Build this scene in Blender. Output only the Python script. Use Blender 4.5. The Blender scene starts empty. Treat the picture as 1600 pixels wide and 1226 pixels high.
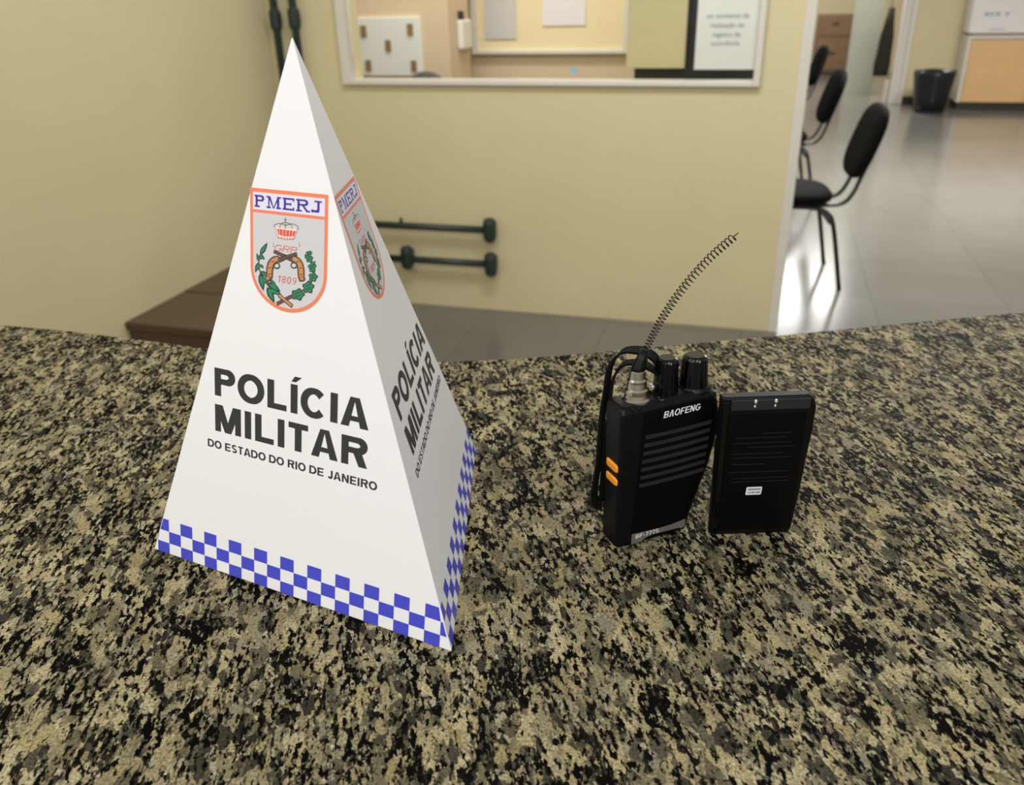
import bpy, bmesh, math, random
from mathutils import Vector, Matrix
random.seed(7)
SC = bpy.context.scene
COL = SC.collection
PI = math.pi

# ------------------------------------------------------------------ camera
F_PX, PITCH, ROLL = 1300.0, math.radians(26), math.radians(-1.5)
cam_d = bpy.data.cameras.new('camera')
cam = bpy.data.objects.new('camera', cam_d); COL.objects.link(cam)
fw = Vector((0, math.cos(PITCH), -math.sin(PITCH))); up0 = Vector((0, math.sin(PITCH), math.cos(PITCH))); rt0 = Vector((1, 0, 0))
rt = rt0*math.cos(ROLL)+up0*math.sin(ROLL); up = up0*math.cos(ROLL)-rt0*math.sin(ROLL)
cam.matrix_world = Matrix(((rt.x, up.x, -fw.x, 0), (rt.y, up.y, -fw.y, 0), (rt.z, up.z, -fw.z, 1.42), (0, 0, 0, 1)))
cam_d.sensor_fit = 'HORIZONTAL'; cam_d.sensor_width = 36; cam_d.lens = F_PX/1600*36
cam_d.clip_start = 0.02; cam_d.clip_end = 100
cam_d.dof.use_dof = True; cam_d.dof.focus_distance = 0.50; cam_d.dof.aperture_fstop = 11.0
SC.camera = cam

# ------------------------------------------------------------------ frame of the back wall: U along it, d beyond it
TH = math.radians(-16.625)
W0 = Vector((-0.47062, 3.95981, 0)); UX = Vector((math.cos(TH), math.sin(TH), 0)); NX = Vector((-math.sin(TH), math.cos(TH), 0))
def W(U, d, z=0.0): return W0+UX*U+NX*d+Vector((0, 0, z))

# ------------------------------------------------------------------ light
SC.view_settings.view_transform = 'Standard'; SC.view_settings.look = 'None'
SC.view_settings.gamma = 1; SC.view_settings.use_curve_mapping = False
SC.view_settings.exposure = 0.0
world = bpy.data.worlds.new('room_air'); SC.world = world; world.use_nodes = True
bg = world.node_tree.nodes['Background']; bg.inputs[0].default_value = (1.0, 0.99, 0.975, 1); bg.inputs[1].default_value = 0.35
def area(name, loc, target, sx, sy, watt, col=(1, 0.99, 0.97)):
    l = bpy.data.lights.new(name, 'AREA'); l.shape = 'RECTANGLE'; l.size = sx; l.size_y = sy; l.energy = watt; l.color = col
    o = bpy.data.objects.new(name, l); COL.objects.link(o); o.location = loc
    o.rotation_euler = (Vector(target)-Vector(loc)).to_track_quat('-Z', 'Y').to_euler()
    return o
area('ceiling_lamp_desk', (-1.45, 0.05, 2.55), (-0.15, 0.5, 1.1), 1.0, 0.6, 19)
area('camera_side_fill', (0.2, -1.4, 2.75), (0.7, 2.6, 0.9), 1.6, 0.8, 37)  # unseen fill added behind the camera, aimed at the back wall and pyramid
area('wall_wash_fill', W(1.2, -1.5, 2.75), W(1.2, -0.7, 0), 1.6, 0.5, 33)  # unseen fill lamp added to brighten the back wall
area('ceiling_lamp_hall', W(3.2, 3.0, 2.85), W(3.2, 3.0, 0), 2.4, 1.2, 260)
area('ceiling_lamp_far_hall', W(2.2, 9.0, 2.85), W(2.2, 9.0, 0), 1.2, 1.4, 135)
area('ceiling_lamp_booth', W(0.2, 0.55, 2.6), W(0.15, 0.75, 0), 1.0, 0.3, 28)

# ------------------------------------------------------------------ materials
def lin(c):
    return tuple(((v/255)/12.92 if v/255 <= 0.04045 else (((v/255)+0.055)/1.055)**2.4) for v in c)+(1,)
def mat(name, rgb, rough=0.5, metal=0.0, spec=0.5, noise=0.0, nscale=30, bump=0.0, bscale=200, coat=0.0):
    m = bpy.data.materials.new(name); m.use_nodes = True
    nt = m.node_tree; b = nt.nodes['Principled BSDF']
    b.inputs['Base Color'].default_value = lin(rgb); b.inputs['Roughness'].default_value = rough
    b.inputs['Metallic'].default_value = metal; b.inputs['Specular IOR Level'].default_value = spec
    b.inputs['Coat Weight'].default_value = coat
    tc = nt.nodes.new('ShaderNodeTexCoord')
    if noise:
        n = nt.nodes.new('ShaderNodeTexNoise'); n.inputs['Scale'].default_value = nscale; n.inputs['Detail'].default_value = 4
        nt.links.new(tc.outputs['Object'], n.inputs['Vector'])
        mx = nt.nodes.new('ShaderNodeMix'); mx.data_type = 'RGBA'
        mx.inputs[6].default_value = lin([v*(1-noise) for v in rgb]); mx.inputs[7].default_value = lin([min(255, v*(1+noise)) for v in rgb])
        nt.links.new(n.outputs['Fac'], mx.inputs[0]); nt.links.new(mx.outputs[2], b.inputs['Base Color'])
    if bump:
        n2 = nt.nodes.new('ShaderNodeTexNoise'); n2.inputs['Scale'].default_value = bscale; n2.inputs['Detail'].default_value = 3
        nt.links.new(tc.outputs['Object'], n2.inputs['Vector'])
        bp = nt.nodes.new('ShaderNodeBump'); bp.inputs['Strength'].default_value = bump; bp.inputs['Distance'].default_value = 0.002
        nt.links.new(n2.outputs['Fac'], bp.inputs['Height']); nt.links.new(bp.outputs['Normal'], b.inputs['Normal'])
    return m
M = {}
M['wall'] = mat('beige_wall_paint', (218, 206, 164), 0.6, noise=0.03, nscale=2.0, bump=0.15, bscale=120)
M['far_wall'] = mat('cream_wall_paint', (216, 200, 158), 0.6, noise=0.02, nscale=3)
M['pink_wall'] = mat('pale_plaster', (212, 190, 162), 0.6, noise=0.02, nscale=3)
M['partition'] = mat('grey_green_panel', (176, 178, 160), 0.5, noise=0.02, nscale=3)
M['white_trim'] = mat('white_trim_paint', (222, 216, 204), 0.4, noise=0.01)
M['brown_stone'] = mat('brown_step_stone', (80, 58, 44), 0.35, noise=0.12, nscale=60)
M['green_pipe'] = mat('dark_green_enamel', (38, 52, 46), 0.4, noise=0.05, nscale=40)
M['cardboard'] = mat('white_gloss_card', (239, 238, 238), 0.38, noise=0.006, nscale=12)
M['p_blue'] = mat('blue_print', (72, 78, 200), 0.4, noise=0.02, nscale=300)
M['p_black'] = mat('charcoal_print', (58, 58, 56), 0.55, spec=0.2, noise=0.03, nscale=300)
M['p_orange'] = mat('orange_print', (240, 132, 92), 0.45, noise=0.02, nscale=300)
M['p_lav'] = mat('lavender_print', (226, 222, 238), 0.45, noise=0.01, nscale=300)
M['p_grey'] = mat('silver_grey_print', (206, 205, 207), 0.45, noise=0.015, nscale=200)
M['p_navy'] = mat('navy_print', (62, 50, 150), 0.45, noise=0.02, nscale=300)
M['p_red'] = mat('red_print', (228, 84, 72), 0.45, noise=0.03, nscale=300)
M['p_pink'] = mat('pale_red_print', (218, 112, 98), 0.45, noise=0.03, nscale=300)
M['p_cream'] = mat('cream_print', (240, 226, 214), 0.45, noise=0.01, nscale=300)
M['p_green'] = mat('green_print', (52, 130, 92), 0.45, noise=0.08, nscale=400)
M['p_dkgreen'] = mat('dark_green_print', (34, 60, 54), 0.45, noise=0.04, nscale=300)
M['p_tan'] = mat('tan_print', (206, 140, 84), 0.45, noise=0.04, nscale=300)
M['p_brown'] = mat('brown_print', (104, 78, 70), 0.45, noise=0.04, nscale=300)
M['black_plastic'] = mat('black_plastic', (9, 9, 10), 0.45, spec=0.22, noise=0.1, nscale=200, bump=0.05, bscale=1500)
M['black_panel'] = mat('smooth_black_plastic', (4, 4, 4), 0.42, spec=0.16, noise=0.1, nscale=100)
M['slat'] = mat('dark_grey_slat', (40, 40, 40), 0.5, spec=0.25, noise=0.04, nscale=300)
M['gloss_black'] = mat('glossy_black_knob', (5, 5, 6), 0.2, spec=0.4, noise=0.05, nscale=100)
M['orange_key'] = mat('orange_rubber', (250, 160, 30), 0.5, noise=0.03, nscale=200)
M['white_ink'] = mat('white_ink', (235, 235, 235), 0.5, noise=0.01)
M['silver'] = mat('brushed_silver', (128, 126, 118), 0.45, noise=0.06, nscale=300, metal=0.4)
M['nickel'] = mat('nickel_metal', (205, 198, 180), 0.22, metal=1.0, noise=0.04, nscale=200)
M['contact'] = mat('pale_contact_metal', (235, 232, 226), 0.35, metal=0.5, noise=0.02)
M['wire'] = mat('dark_spring_wire', (38, 34, 28), 0.4, metal=0.3, noise=0.05)
M['strap'] = mat('black_webbing', (9, 9, 10), 0.8, spec=0.15, noise=0.1, nscale=900, bump=0.3, bscale=2500)
M['sticker'] = mat('white_sticker', (228, 230, 234), 0.5, noise=0.02, nscale=200)
M['ink'] = mat('grey_ink', (105, 105, 110), 0.5, noise=0.02)
M['emboss'] = mat('faint_grey_print', (20, 19, 18), 0.5, noise=0.05)
M['seat_black'] = mat('black_upholstery', (11, 12, 12), 0.8, spec=0.1, noise=0.1, nscale=80, bump=0.2, bscale=600)
M['leg_black'] = mat('black_tube_enamel', (22, 22, 21), 0.4, noise=0.05)
M['bin'] = mat('black_bin_plastic', (26, 27, 24), 0.5, noise=0.08)
M['bag'] = mat('black_bin_bag', (22, 23, 21), 0.35, noise=0.1, nscale=30, bump=0.4, bscale=40)
M['orange_wood'] = mat('honey_wood_laminate', (220, 178, 120), 0.45, noise=0.05, nscale=6)
M['white_lam'] = mat('white_laminate', (216, 206, 190), 0.4, noise=0.02)
M['plinth'] = mat('dark_plinth', (46, 42, 36), 0.5, noise=0.05)
M['appliance'] = mat('white_appliance', (228, 222, 214), 0.35, noise=0.01)
M['btn_grey'] = mat('grey_blue_marks', (160, 162, 172), 0.5, noise=0.02)
M['brown_wood'] = mat('brown_wood', (120, 92, 66), 0.5, noise=0.12, nscale=8)
M['dark_wood'] = mat('dark_brown_wood', (84, 66, 40), 0.5, noise=0.1, nscale=8)
M['coat'] = mat('dark_cloth', (38, 33, 24), 0.85, noise=0.15, nscale=25)
M['board'] = mat('white_board', (224, 226, 224), 0.4, noise=0.01)
M['pad'] = mat('brown_pad', (134, 108, 66), 0.7, noise=0.08, nscale=90)
M['beige_panel'] = mat('beige_panel_paint', (208, 194, 150), 0.55, noise=0.02, nscale=5)
M['black_frame'] = mat('black_frame_paint', (34, 38, 38), 0.4, noise=0.06)
M['paper'] = mat('white_paper', (244, 242, 236), 0.6, noise=0.01)
M['grey_paper'] = mat('grey_poster_paper', (206, 202, 196), 0.6, noise=0.02)
M['lilac_paper'] = mat('lilac_white_paper', (232, 226, 228), 0.6, noise=0.01)
M['pale_panel'] = mat('pale_cream_panel', (238, 220, 178), 0.5, noise=0.02)
M['blue_dot'] = mat('light_blue_reflection', (130, 190, 225), 0.4, noise=0.05)  # colour of the reflection painted as a dot on the pane
M['chair_grey'] = mat('dark_grey_upholstery', (70, 72, 72), 0.7, noise=0.05)
M['counter_base'] = mat('counter_base_paint', (190, 178, 140), 0.6, noise=0.03)

def glass_mat():
    m = bpy.data.materials.new('clear_glass'); m.use_nodes = True; nt = m.node_tree; nt.nodes.clear()
    o = nt.nodes.new('ShaderNodeOutputMaterial'); t = nt.nodes.new('ShaderNodeBsdfTransparent'); g = nt.nodes.new('ShaderNodeBsdfGlossy')
    t.inputs[0].default_value = (0.97, 0.98, 0.97, 1); g.inputs['Roughness'].default_value = 0.02
    f = nt.nodes.new('ShaderNodeFresnel'); f.inputs[0].default_value = 1.25
    mx = nt.nodes.new('ShaderNodeMixShader'); nt.links.new(f.outputs[0], mx.inputs[0]); nt.links.new(t.outputs[0], mx.inputs[1]); nt.links.new(g.outputs[0], mx.inputs[2])
    nt.links.new(mx.outputs[0], o.inputs[0]); return m
M['glass'] = glass_mat()

def granite_mat():
    m = bpy.data.materials.new('speckled_granite'); m.use_nodes = True; nt = m.node_tree; N = nt.nodes.new; L = nt.links.new
    b = nt.nodes['Principled BSDF']
    tc = N('ShaderNodeTexCoord')
    m0 = N('ShaderNodeMapping'); m0.inputs['Rotation'].default_value = (0, 0, math.radians(-98)); L(tc.outputs['Object'], m0.inputs['Vector'])
    mp = N('ShaderNodeMapping'); mp.inputs['Scale'].default_value = (0.5, 1.0, 1.0); L(m0.outputs[0], mp.inputs['Vector'])
    # wobble the coordinates so grain borders are ragged
    wn = N('ShaderNodeTexNoise'); wn.inputs['Scale'].default_value = 260; wn.inputs['Detail'].default_value = 4; L(mp.outputs[0], wn.inputs['Vector'])
    sub = N('ShaderNodeVectorMath'); sub.operation = 'SUBTRACT'; sub.inputs[1].default_value = (0.5, 0.5, 0.5); L(wn.outputs['Color'], sub.inputs[0])
    sc = N('ShaderNodeVectorMath'); sc.operation = 'SCALE'; sc.inputs['Scale'].default_value = 0.006; L(sub.outputs[0], sc.inputs[0])
    ad = N('ShaderNodeVectorMath'); ad.operation = 'ADD'; L(mp.outputs[0], ad.inputs[0]); L(sc.outputs[0], ad.inputs[1])
    def vor(scale):
        v = N('ShaderNodeTexVoronoi'); v.inputs['Scale'].default_value = scale; v.inputs['Randomness'].default_value = 1.0; L(ad.outputs[0], v.inputs['Vector'])
        s = N('ShaderNodeSeparateColor'); L(v.outputs['Color'], s.inputs[0]); return v, s
    def ramp(stops, interp='LINEAR'):
        r = N('ShaderNodeValToRGB'); r.color_ramp.interpolation = interp; e = r.color_ramp.elements
        e[0].position = stops[0][0]; e[0].color = lin(stops[0][1]); e[1].position = stops[-1][0]; e[1].color = lin(stops[-1][1])
        for p, c in stops[1:-1]:
            x = e.new(p); x.color = lin(c)
        return r
    v1, s1 = vor(150)                                  # pale feldspar grains
    r1 = ramp([(0.0, (186, 168, 118)), (0.18, (206, 190, 146)), (0.36, (168, 150, 104)), (0.5, (158, 150, 124)), (0.62, (182, 164, 124)), (0.74, (132, 122, 92)), (0.86, (104, 98, 80)), (1.0, (64, 60, 50))])
    L(s1.outputs[0], r1.inputs[0])
    v2, s2 = vor(430)                                  # fine broken grains between them
    r2 = ramp([(0.0, (12, 12, 11)), (0.3, (30, 29, 24)), (0.5, (76, 72, 60)), (0.7, (124, 114, 86)), (0.86, (170, 156, 116)), (1.0, (198, 190, 162))])
    L(s2.outputs[1], r2.inputs[0])
    pn = N('ShaderNodeTexNoise'); pn.inputs['Scale'].default_value = 175; pn.inputs['Detail'].default_value = 4; pn.inputs['Roughness'].default_value = 0.6; L(mp.outputs[0], pn.inputs['Vector'])
    pr = ramp([(0.50, (0, 0, 0)), (0.535, (255, 255, 255))]); L(pn.outputs['Fac'], pr.inputs[0])
    mx = N('ShaderNodeMix'); mx.data_type = 'RGBA'; L(pr.outputs[0], mx.inputs[0]); L(r1.outputs[0], mx.inputs[6]); L(r2.outputs[0], mx.inputs[7])
    # ragged black mica
    bn = N('ShaderNodeTexNoise'); bn.inputs['Scale'].default_value = 300; bn.inputs['Detail'].default_value = 5; bn.inputs['Roughness'].default_value = 0.62; L(mp.outputs[0], bn.inputs['Vector'])
    bn2 = N('ShaderNodeTexNoise'); bn2.inputs['Scale'].default_value = 60; bn2.inputs['Detail'].default_value = 2; L(mp.outputs[0], bn2.inputs['Vector'])
    mul = N('ShaderNodeMath'); mul.operation = 'MULTIPLY_ADD'; mul.inputs[1].default_value = 0.5; L(bn2.outputs['Fac'], mul.inputs[0]); L(bn.outputs['Fac'], mul.inputs[2])
    br = ramp([(0.785, (0, 0, 0)), (0.82, (255, 255, 255))]); L(mul.outputs[0], br.inputs[0])
    mx2 = N('ShaderNodeMix'); mx2.data_type = 'RGBA'; mx2.inputs[7].default_value = lin((13, 13, 11)); L(br.outputs[0], mx2.inputs[0]); L(mx.outputs[2], mx2.inputs[6])
    # fine tone variation inside each grain
    fn = N('ShaderNodeTexNoise'); fn.inputs['Scale'].default_value = 700; fn.inputs['Detail'].default_value = 3; L(tc.outputs['Object'], fn.inputs['Vector'])
    hv = N('ShaderNodeHueSaturation'); mr = N('ShaderNodeMapRange'); mr.inputs['To Min'].default_value = 0.16; mr.inputs['To Max'].default_value = 1.04
    mr.inputs['From Min'].default_value = 0.2; mr.inputs['From Max'].default_value = 0.8; hv.inputs['Hue'].default_value = 0.504; hv.inputs['Saturation'].default_value = 0.96
    L(fn.outputs['Fac'], mr.inputs[0]); L(mr.outputs[0], hv.inputs['Value']); L(mx2.outputs[2], hv.inputs['Color'])
    L(hv.outputs[0], b.inputs['Base Color'])
    b.inputs['Roughness'].default_value = 0.55; b.inputs['Specular IOR Level'].default_value = 0.02
    return m
M['granite'] = granite_mat()

def floor_mat():
    m = bpy.data.materials.new('polished_grey_floor_tiles'); m.use_nodes = True; nt = m.node_tree; N = nt.nodes.new; L = nt.links.new
    b = nt.nodes['Principled BSDF']; tc = N('ShaderNodeTexCoord')
    mp = N('ShaderNodeMapping'); mp.inputs['Rotation'].default_value = (0, 0, -TH); L(tc.outputs['Object'], mp.inputs['Vector'])
    br = N('ShaderNodeTexBrick'); br.offset = 0.0; br.inputs['Scale'].default_value = 1.0
    br.inputs['Brick Width'].default_value = 0.6; br.inputs['Row Height'].default_value = 0.6; br.inputs['Mortar Size'].default_value = 0.0025
    br.inputs['Color1'].default_value = lin((112, 109, 102)); br.inputs['Color2'].default_value = lin((117, 114, 107)); br.inputs['Mortar'].default_value = lin((97, 93, 87))
    L(mp.outputs[0], br.inputs['Vector'])
    n = N('ShaderNodeTexNoise'); n.inputs['Scale'].default_value = 1.6; n.inputs['Detail'].default_value = 5; L(tc.outputs['Object'], n.inputs['Vector'])
    mx = N('ShaderNodeMix'); mx.data_type = 'RGBA'; mx.blend_type = 'MULTIPLY'; mx.inputs[0].default_value = 0.35
    r = N('ShaderNodeValToRGB'); r.color_ramp.elements[0].color = (0.6, 0.6, 0.58, 1); r.color_ramp.elements[0].position = 0.3; r.color_ramp.elements[1].position = 0.7
    L(n.outputs['Fac'], r.inputs[0]); L(br.outputs['Color'], mx.inputs[6]); L(r.outputs[0], mx.inputs[7]); L(mx.outputs[2], b.inputs['Base Color'])
    b.inputs['Roughness'].default_value = 0.17; b.inputs['Specular IOR Level'].default_value = 0.55
    return m
M['floor'] = floor_mat()

# ------------------------------------------------------------------ mesh helpers
def obj(name, bm, mats, parent=None, smooth=False, bevel=0.0, seg=2):
    me = bpy.data.meshes.new(name); bmesh.ops.recalc_face_normals(bm, faces=bm.faces[:]) if bevel >= 0 else None
    bm.to_mesh(me); bm.free()
    for mm in (mats if isinstance(mats, (list, tuple)) else [mats]): me.materials.append(mm)
    if smooth:
        for p in me.polygons: p.use_smooth = True
    o = bpy.data.objects.new(name, me); COL.objects.link(o)
    if parent is not None: o.parent = parent
    if bevel > 0:
        bv = o.modifiers.new('bevel', 'BEVEL'); bv.width = bevel; bv.segments = seg; bv.limit_method = 'ANGLE'; bv.angle_limit = math.radians(30)
    return o
def empty(name, loc, rz=0.0, label=None, cat=None, group=None):
    o = bpy.data.objects.new(name, None); COL.objects.link(o); o.location = loc; o.rotation_euler = (0, 0, rz); o.empty_display_size = 0.05
    if label: tag(o, label, cat, group)
    return o
def tag(o, label, cat, group=None):
    o['label'] = label; o['category'] = cat
    if group: o['group'] = group
    return o
def struct(o): o['kind'] = 'structure'; return o
def place(o, loc, rz=0.0): o.location = loc; o.rotation_euler = (0, 0, rz); return o
def BM(): return bmesh.new()
def box(bm, x0, x1, y0, y1, z0, z1, mi=0):
    v = [bm.verts.new((x, y, z)) for x in (x0, x1) for y in (y0, y1) for z in (z0, z1)]
    for q in ((0, 1, 3, 2), (4, 6, 7, 5), (0, 4, 5, 1), (2, 3, 7, 6), (0, 2, 6, 4), (1, 5, 7, 3)):
        f = bm.faces.new([v[i] for i in q]); f.material_index = mi
    return bm
def prism(bm, pts, lo, hi, axis='z', mi=0):
    def P(p, h):
        return {'z': (p[0], p[1], h), 'y': (p[0], h, p[1]), 'x': (h, p[0], p[1])}[axis]
    a = [bm.verts.new(P(p, lo)) for p in pts]; b = [bm.verts.new(P(p, hi)) for p in pts]; n = len(pts)
    fs = [bm.faces.new(a[::-1]), bm.faces.new(b)]
    for i in range(n): fs.append(bm.faces.new((a[i], a[(i+1) % n], b[(i+1) % n], b[i])))
    for f in fs: f.material_index = mi
    return bm
def lathe(bm, prof, c=(0, 0, 0), seg=28, axis=None, mi=0):
    """prof: (radius, height) pairs; axis: direction of height"""
    q = Vector(axis).to_track_quat('Z', 'Y') if axis is not None else None
    rings = []
    for r, h in prof:
        ring = []
        for k in range(seg):
            p = Vector((r*math.cos(2*PI*k/seg), r*math.sin(2*PI*k/seg), h))
            if q: p = q @ p
            ring.append(bm.verts.new(p+Vector(c)))
        rings.append(ring)
    for a, b in zip(rings, rings[1:]):
        for k in range(seg):
            f = bm.faces.new((a[k], a[(k+1) % seg], b[(k+1) % seg], b[k])); f.material_index = mi
    f = bm.faces.new(rings[0][::-1]); f.material_index = mi
    f = bm.faces.new(rings[-1]); f.material_index = mi
    return bm
def spline(pts, n=10, closed=False):
    P = [Vector(p) for p in pts]; out = []
    m = len(P)
    for i in range(m if closed else m-1):
        p0 = P[(i-1) % m] if closed or i > 0 else P[0]*2-P[1]
        p1, p2 = P[i], P[(i+1) % m]
        p3 = P[(i+2) % m] if closed or i+2 < m else P[-1]*2-P[-2]
        for k in range(n):
            t = k/n
            out.append(0.5*((2*p1)+(p2-p0)*t+(2*p0-5*p1+4*p2-p3)*t*t+(3*p1-p0-3*p2+p3)*t**3))
    if not closed: out.append(P[-1])
    return out
def tube(bm, pts, r, seg=10, flat=None, mi=0):
    """sweep; r may be a number or list; flat=(w,t,ref) sweeps a flat ribbon section with width along ref"""
    P = [Vector(p) for p in pts]; rings = []
    nrm = None
    for i, p in enumerate(P):
        t = (P[min(i+1, len(P)-1)]-P[max(i-1, 0)]).normalized()
        if flat:
            w, th, ref = flat; wv = (Vector(ref)-t*t.dot(Vector(ref))).normalized(); nv = t.cross(wv)
            sec = [(w/2, th/2), (-w/2, th/2), (-w/2, -th/2), (w/2, -th/2)]
            rings.append([bm.verts.new(p+wv*a+nv*b) for a, b in sec])
        else:
            if nrm is None:
                nrm = t.orthogonal().normalized()
            nrm = (nrm-t*t.dot(nrm)).normalized(); bn = t.cross(nrm)
            rr = r[i] if isinstance(r, (list, tuple)) else r
            rings.append([bm.verts.new(p+nrm*rr*math.cos(2*PI*k/seg)+bn*rr*math.sin(2*PI*k/seg)) for k in range(seg)])
    s = len(rings[0])
    for a, b in zip(rings, rings[1:]):
        for k in range(s):
            f = bm.faces.new((a[k], a[(k+1) % s], b[(k+1) % s], b[k])); f.material_index = mi
    bm.faces.new(rings[0][::-1]).material_index = mi; bm.faces.new(rings[-1]).material_index = mi
    return bm
def loft(bm, rings, mi=0):
    R = [[bm.verts.new(p) for p in r] for r in rings]; s = len(R[0])
    for a, b in zip(R, R[1:]):
        for k in range(s): bm.faces.new((a[k], a[(k+1) % s], b[(k+1) % s], b[k])).material_index = mi
    bm.faces.new(R[0][::-1]).material_index = mi; bm.faces.new(R[-1]).material_index = mi
    return bm
def superpad(bm, c, ax, ay, az, sx, sy, sz, e=2.6, nu=28, nv=14):
    """rounded cushion: superellipse outline sx by sy, thickness sz, in the frame ax, ay, az"""
    c, ax, ay, az = Vector(c), Vector(ax), Vector(ay), Vector(az); rings = []
    def sg(v, p): return math.copysign(abs(v)**p, v)
    for j in range(1, nv):
        ph = -PI/2+PI*j/nv; cr = abs(math.cos(ph))**0.45; hz = sg(math.sin(ph), 0.8)
        rings.append([c+ax*(sx/2*cr*sg(math.cos(2*PI*k/nu), 2/e))+ay*(sy/2*cr*sg(math.sin(2*PI*k/nu), 2/e))+az*(sz/2*hz) for k in range(nu)])
    return loft(bm, rings)

# ------------------------------------------------------------------ flat print: strokes and letters, (x, y) in millimetres of their sheet
class Print:
    """collects flat coloured shapes lying on a sheet"""
    def __init__(s, fx=None): s.bm = BM(); s.mats = []; s.fx = fx or (lambda x, y: (x/1000, y/1000)); s.layer = 1; s.n = 0
    def mi(s, m):
        if m not in s.mats: s.mats.append(m)
        return s.mats.index(m)
    def poly(s, pts, m, layer=None):
        s.n = (s.n+1) % 25; z = (layer or s.layer)*4.0e-5+s.n*1.2e-6
        vs = []
        for x, y in pts:
            a, b = s.fx(x, y); vs.append(s.bm.verts.new((a, b, z)))
        try: f = s.bm.faces.new(vs)
        except ValueError: return
        f.normal_update()
        if f.normal.z < 0: f.normal_flip()
        f.material_index = s.mi(m)
    def band(s, pts, w, m, layer=None, closed=False):
        """stroke of width w (number or per-point list) along a polyline with mitred joins"""
        n = len(pts); P = [Vector((p[0], p[1])) for p in pts]; Lft, Rgt = [], []
        for i in range(n):
            if closed: a, b = P[(i-1) % n], P[(i+1) % n]
            else: a, b = P[max(i-1, 0)], P[min(i+1, n-1)]
            d1 = (P[i]-a).normalized() if (P[i]-a).length > 1e-9 else (b-P[i]).normalized()
            d2 = (b-P[i]).normalized() if (b-P[i]).length > 1e-9 else d1
            n1, n2 = Vector((-d1.y, d1.x)), Vector((-d2.y, d2.x)); mm = n1+n2
            mm = mm.normalized() if mm.length > 1e-6 else n1
            k = 1/max(0.45, mm.dot(n1)); ww = w[i] if isinstance(w, (list, tuple)) else w
            Lft.append(P[i]+mm*ww/2*k); Rgt.append(P[i]-mm*ww/2*k)
        for i in range(n if closed else n-1):
            j = (i+1) % n; s.poly([tuple(Lft[i]), tuple(Lft[j]), tuple(Rgt[j]), tuple(Rgt[i])], m, layer)
    def out(s, name, parent, matrix=None):
        o = obj(name, s.bm, [M[k] for k in s.mats], parent, bevel=-1)
        if matrix is not None: o.matrix_local = matrix
        return o
def arc(cx, cy, rx, ry, a0, a1, n=14):
    return [(cx+rx*math.cos(math.radians(a0+(a1-a0)*i/n)), cy+ry*math.sin(math.radians(a0+(a1-a0)*i/n))) for i in range(n+1)]
ADV = dict(P=.667, O=.778, L=.611, I=.278, C=.722, A=.722, M=.833, T=.611, R=.722, D=.722, E=.667, S=.667, N=.722, J=.556, B=.722, F=.611, G=.778, V=.667)
ADV.update({'Í': .278, ' ': .278, '-': .36, '7': .556, '1': .42, '8': .556, '0': .556, '9': .556, 'Λ': .72})
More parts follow.
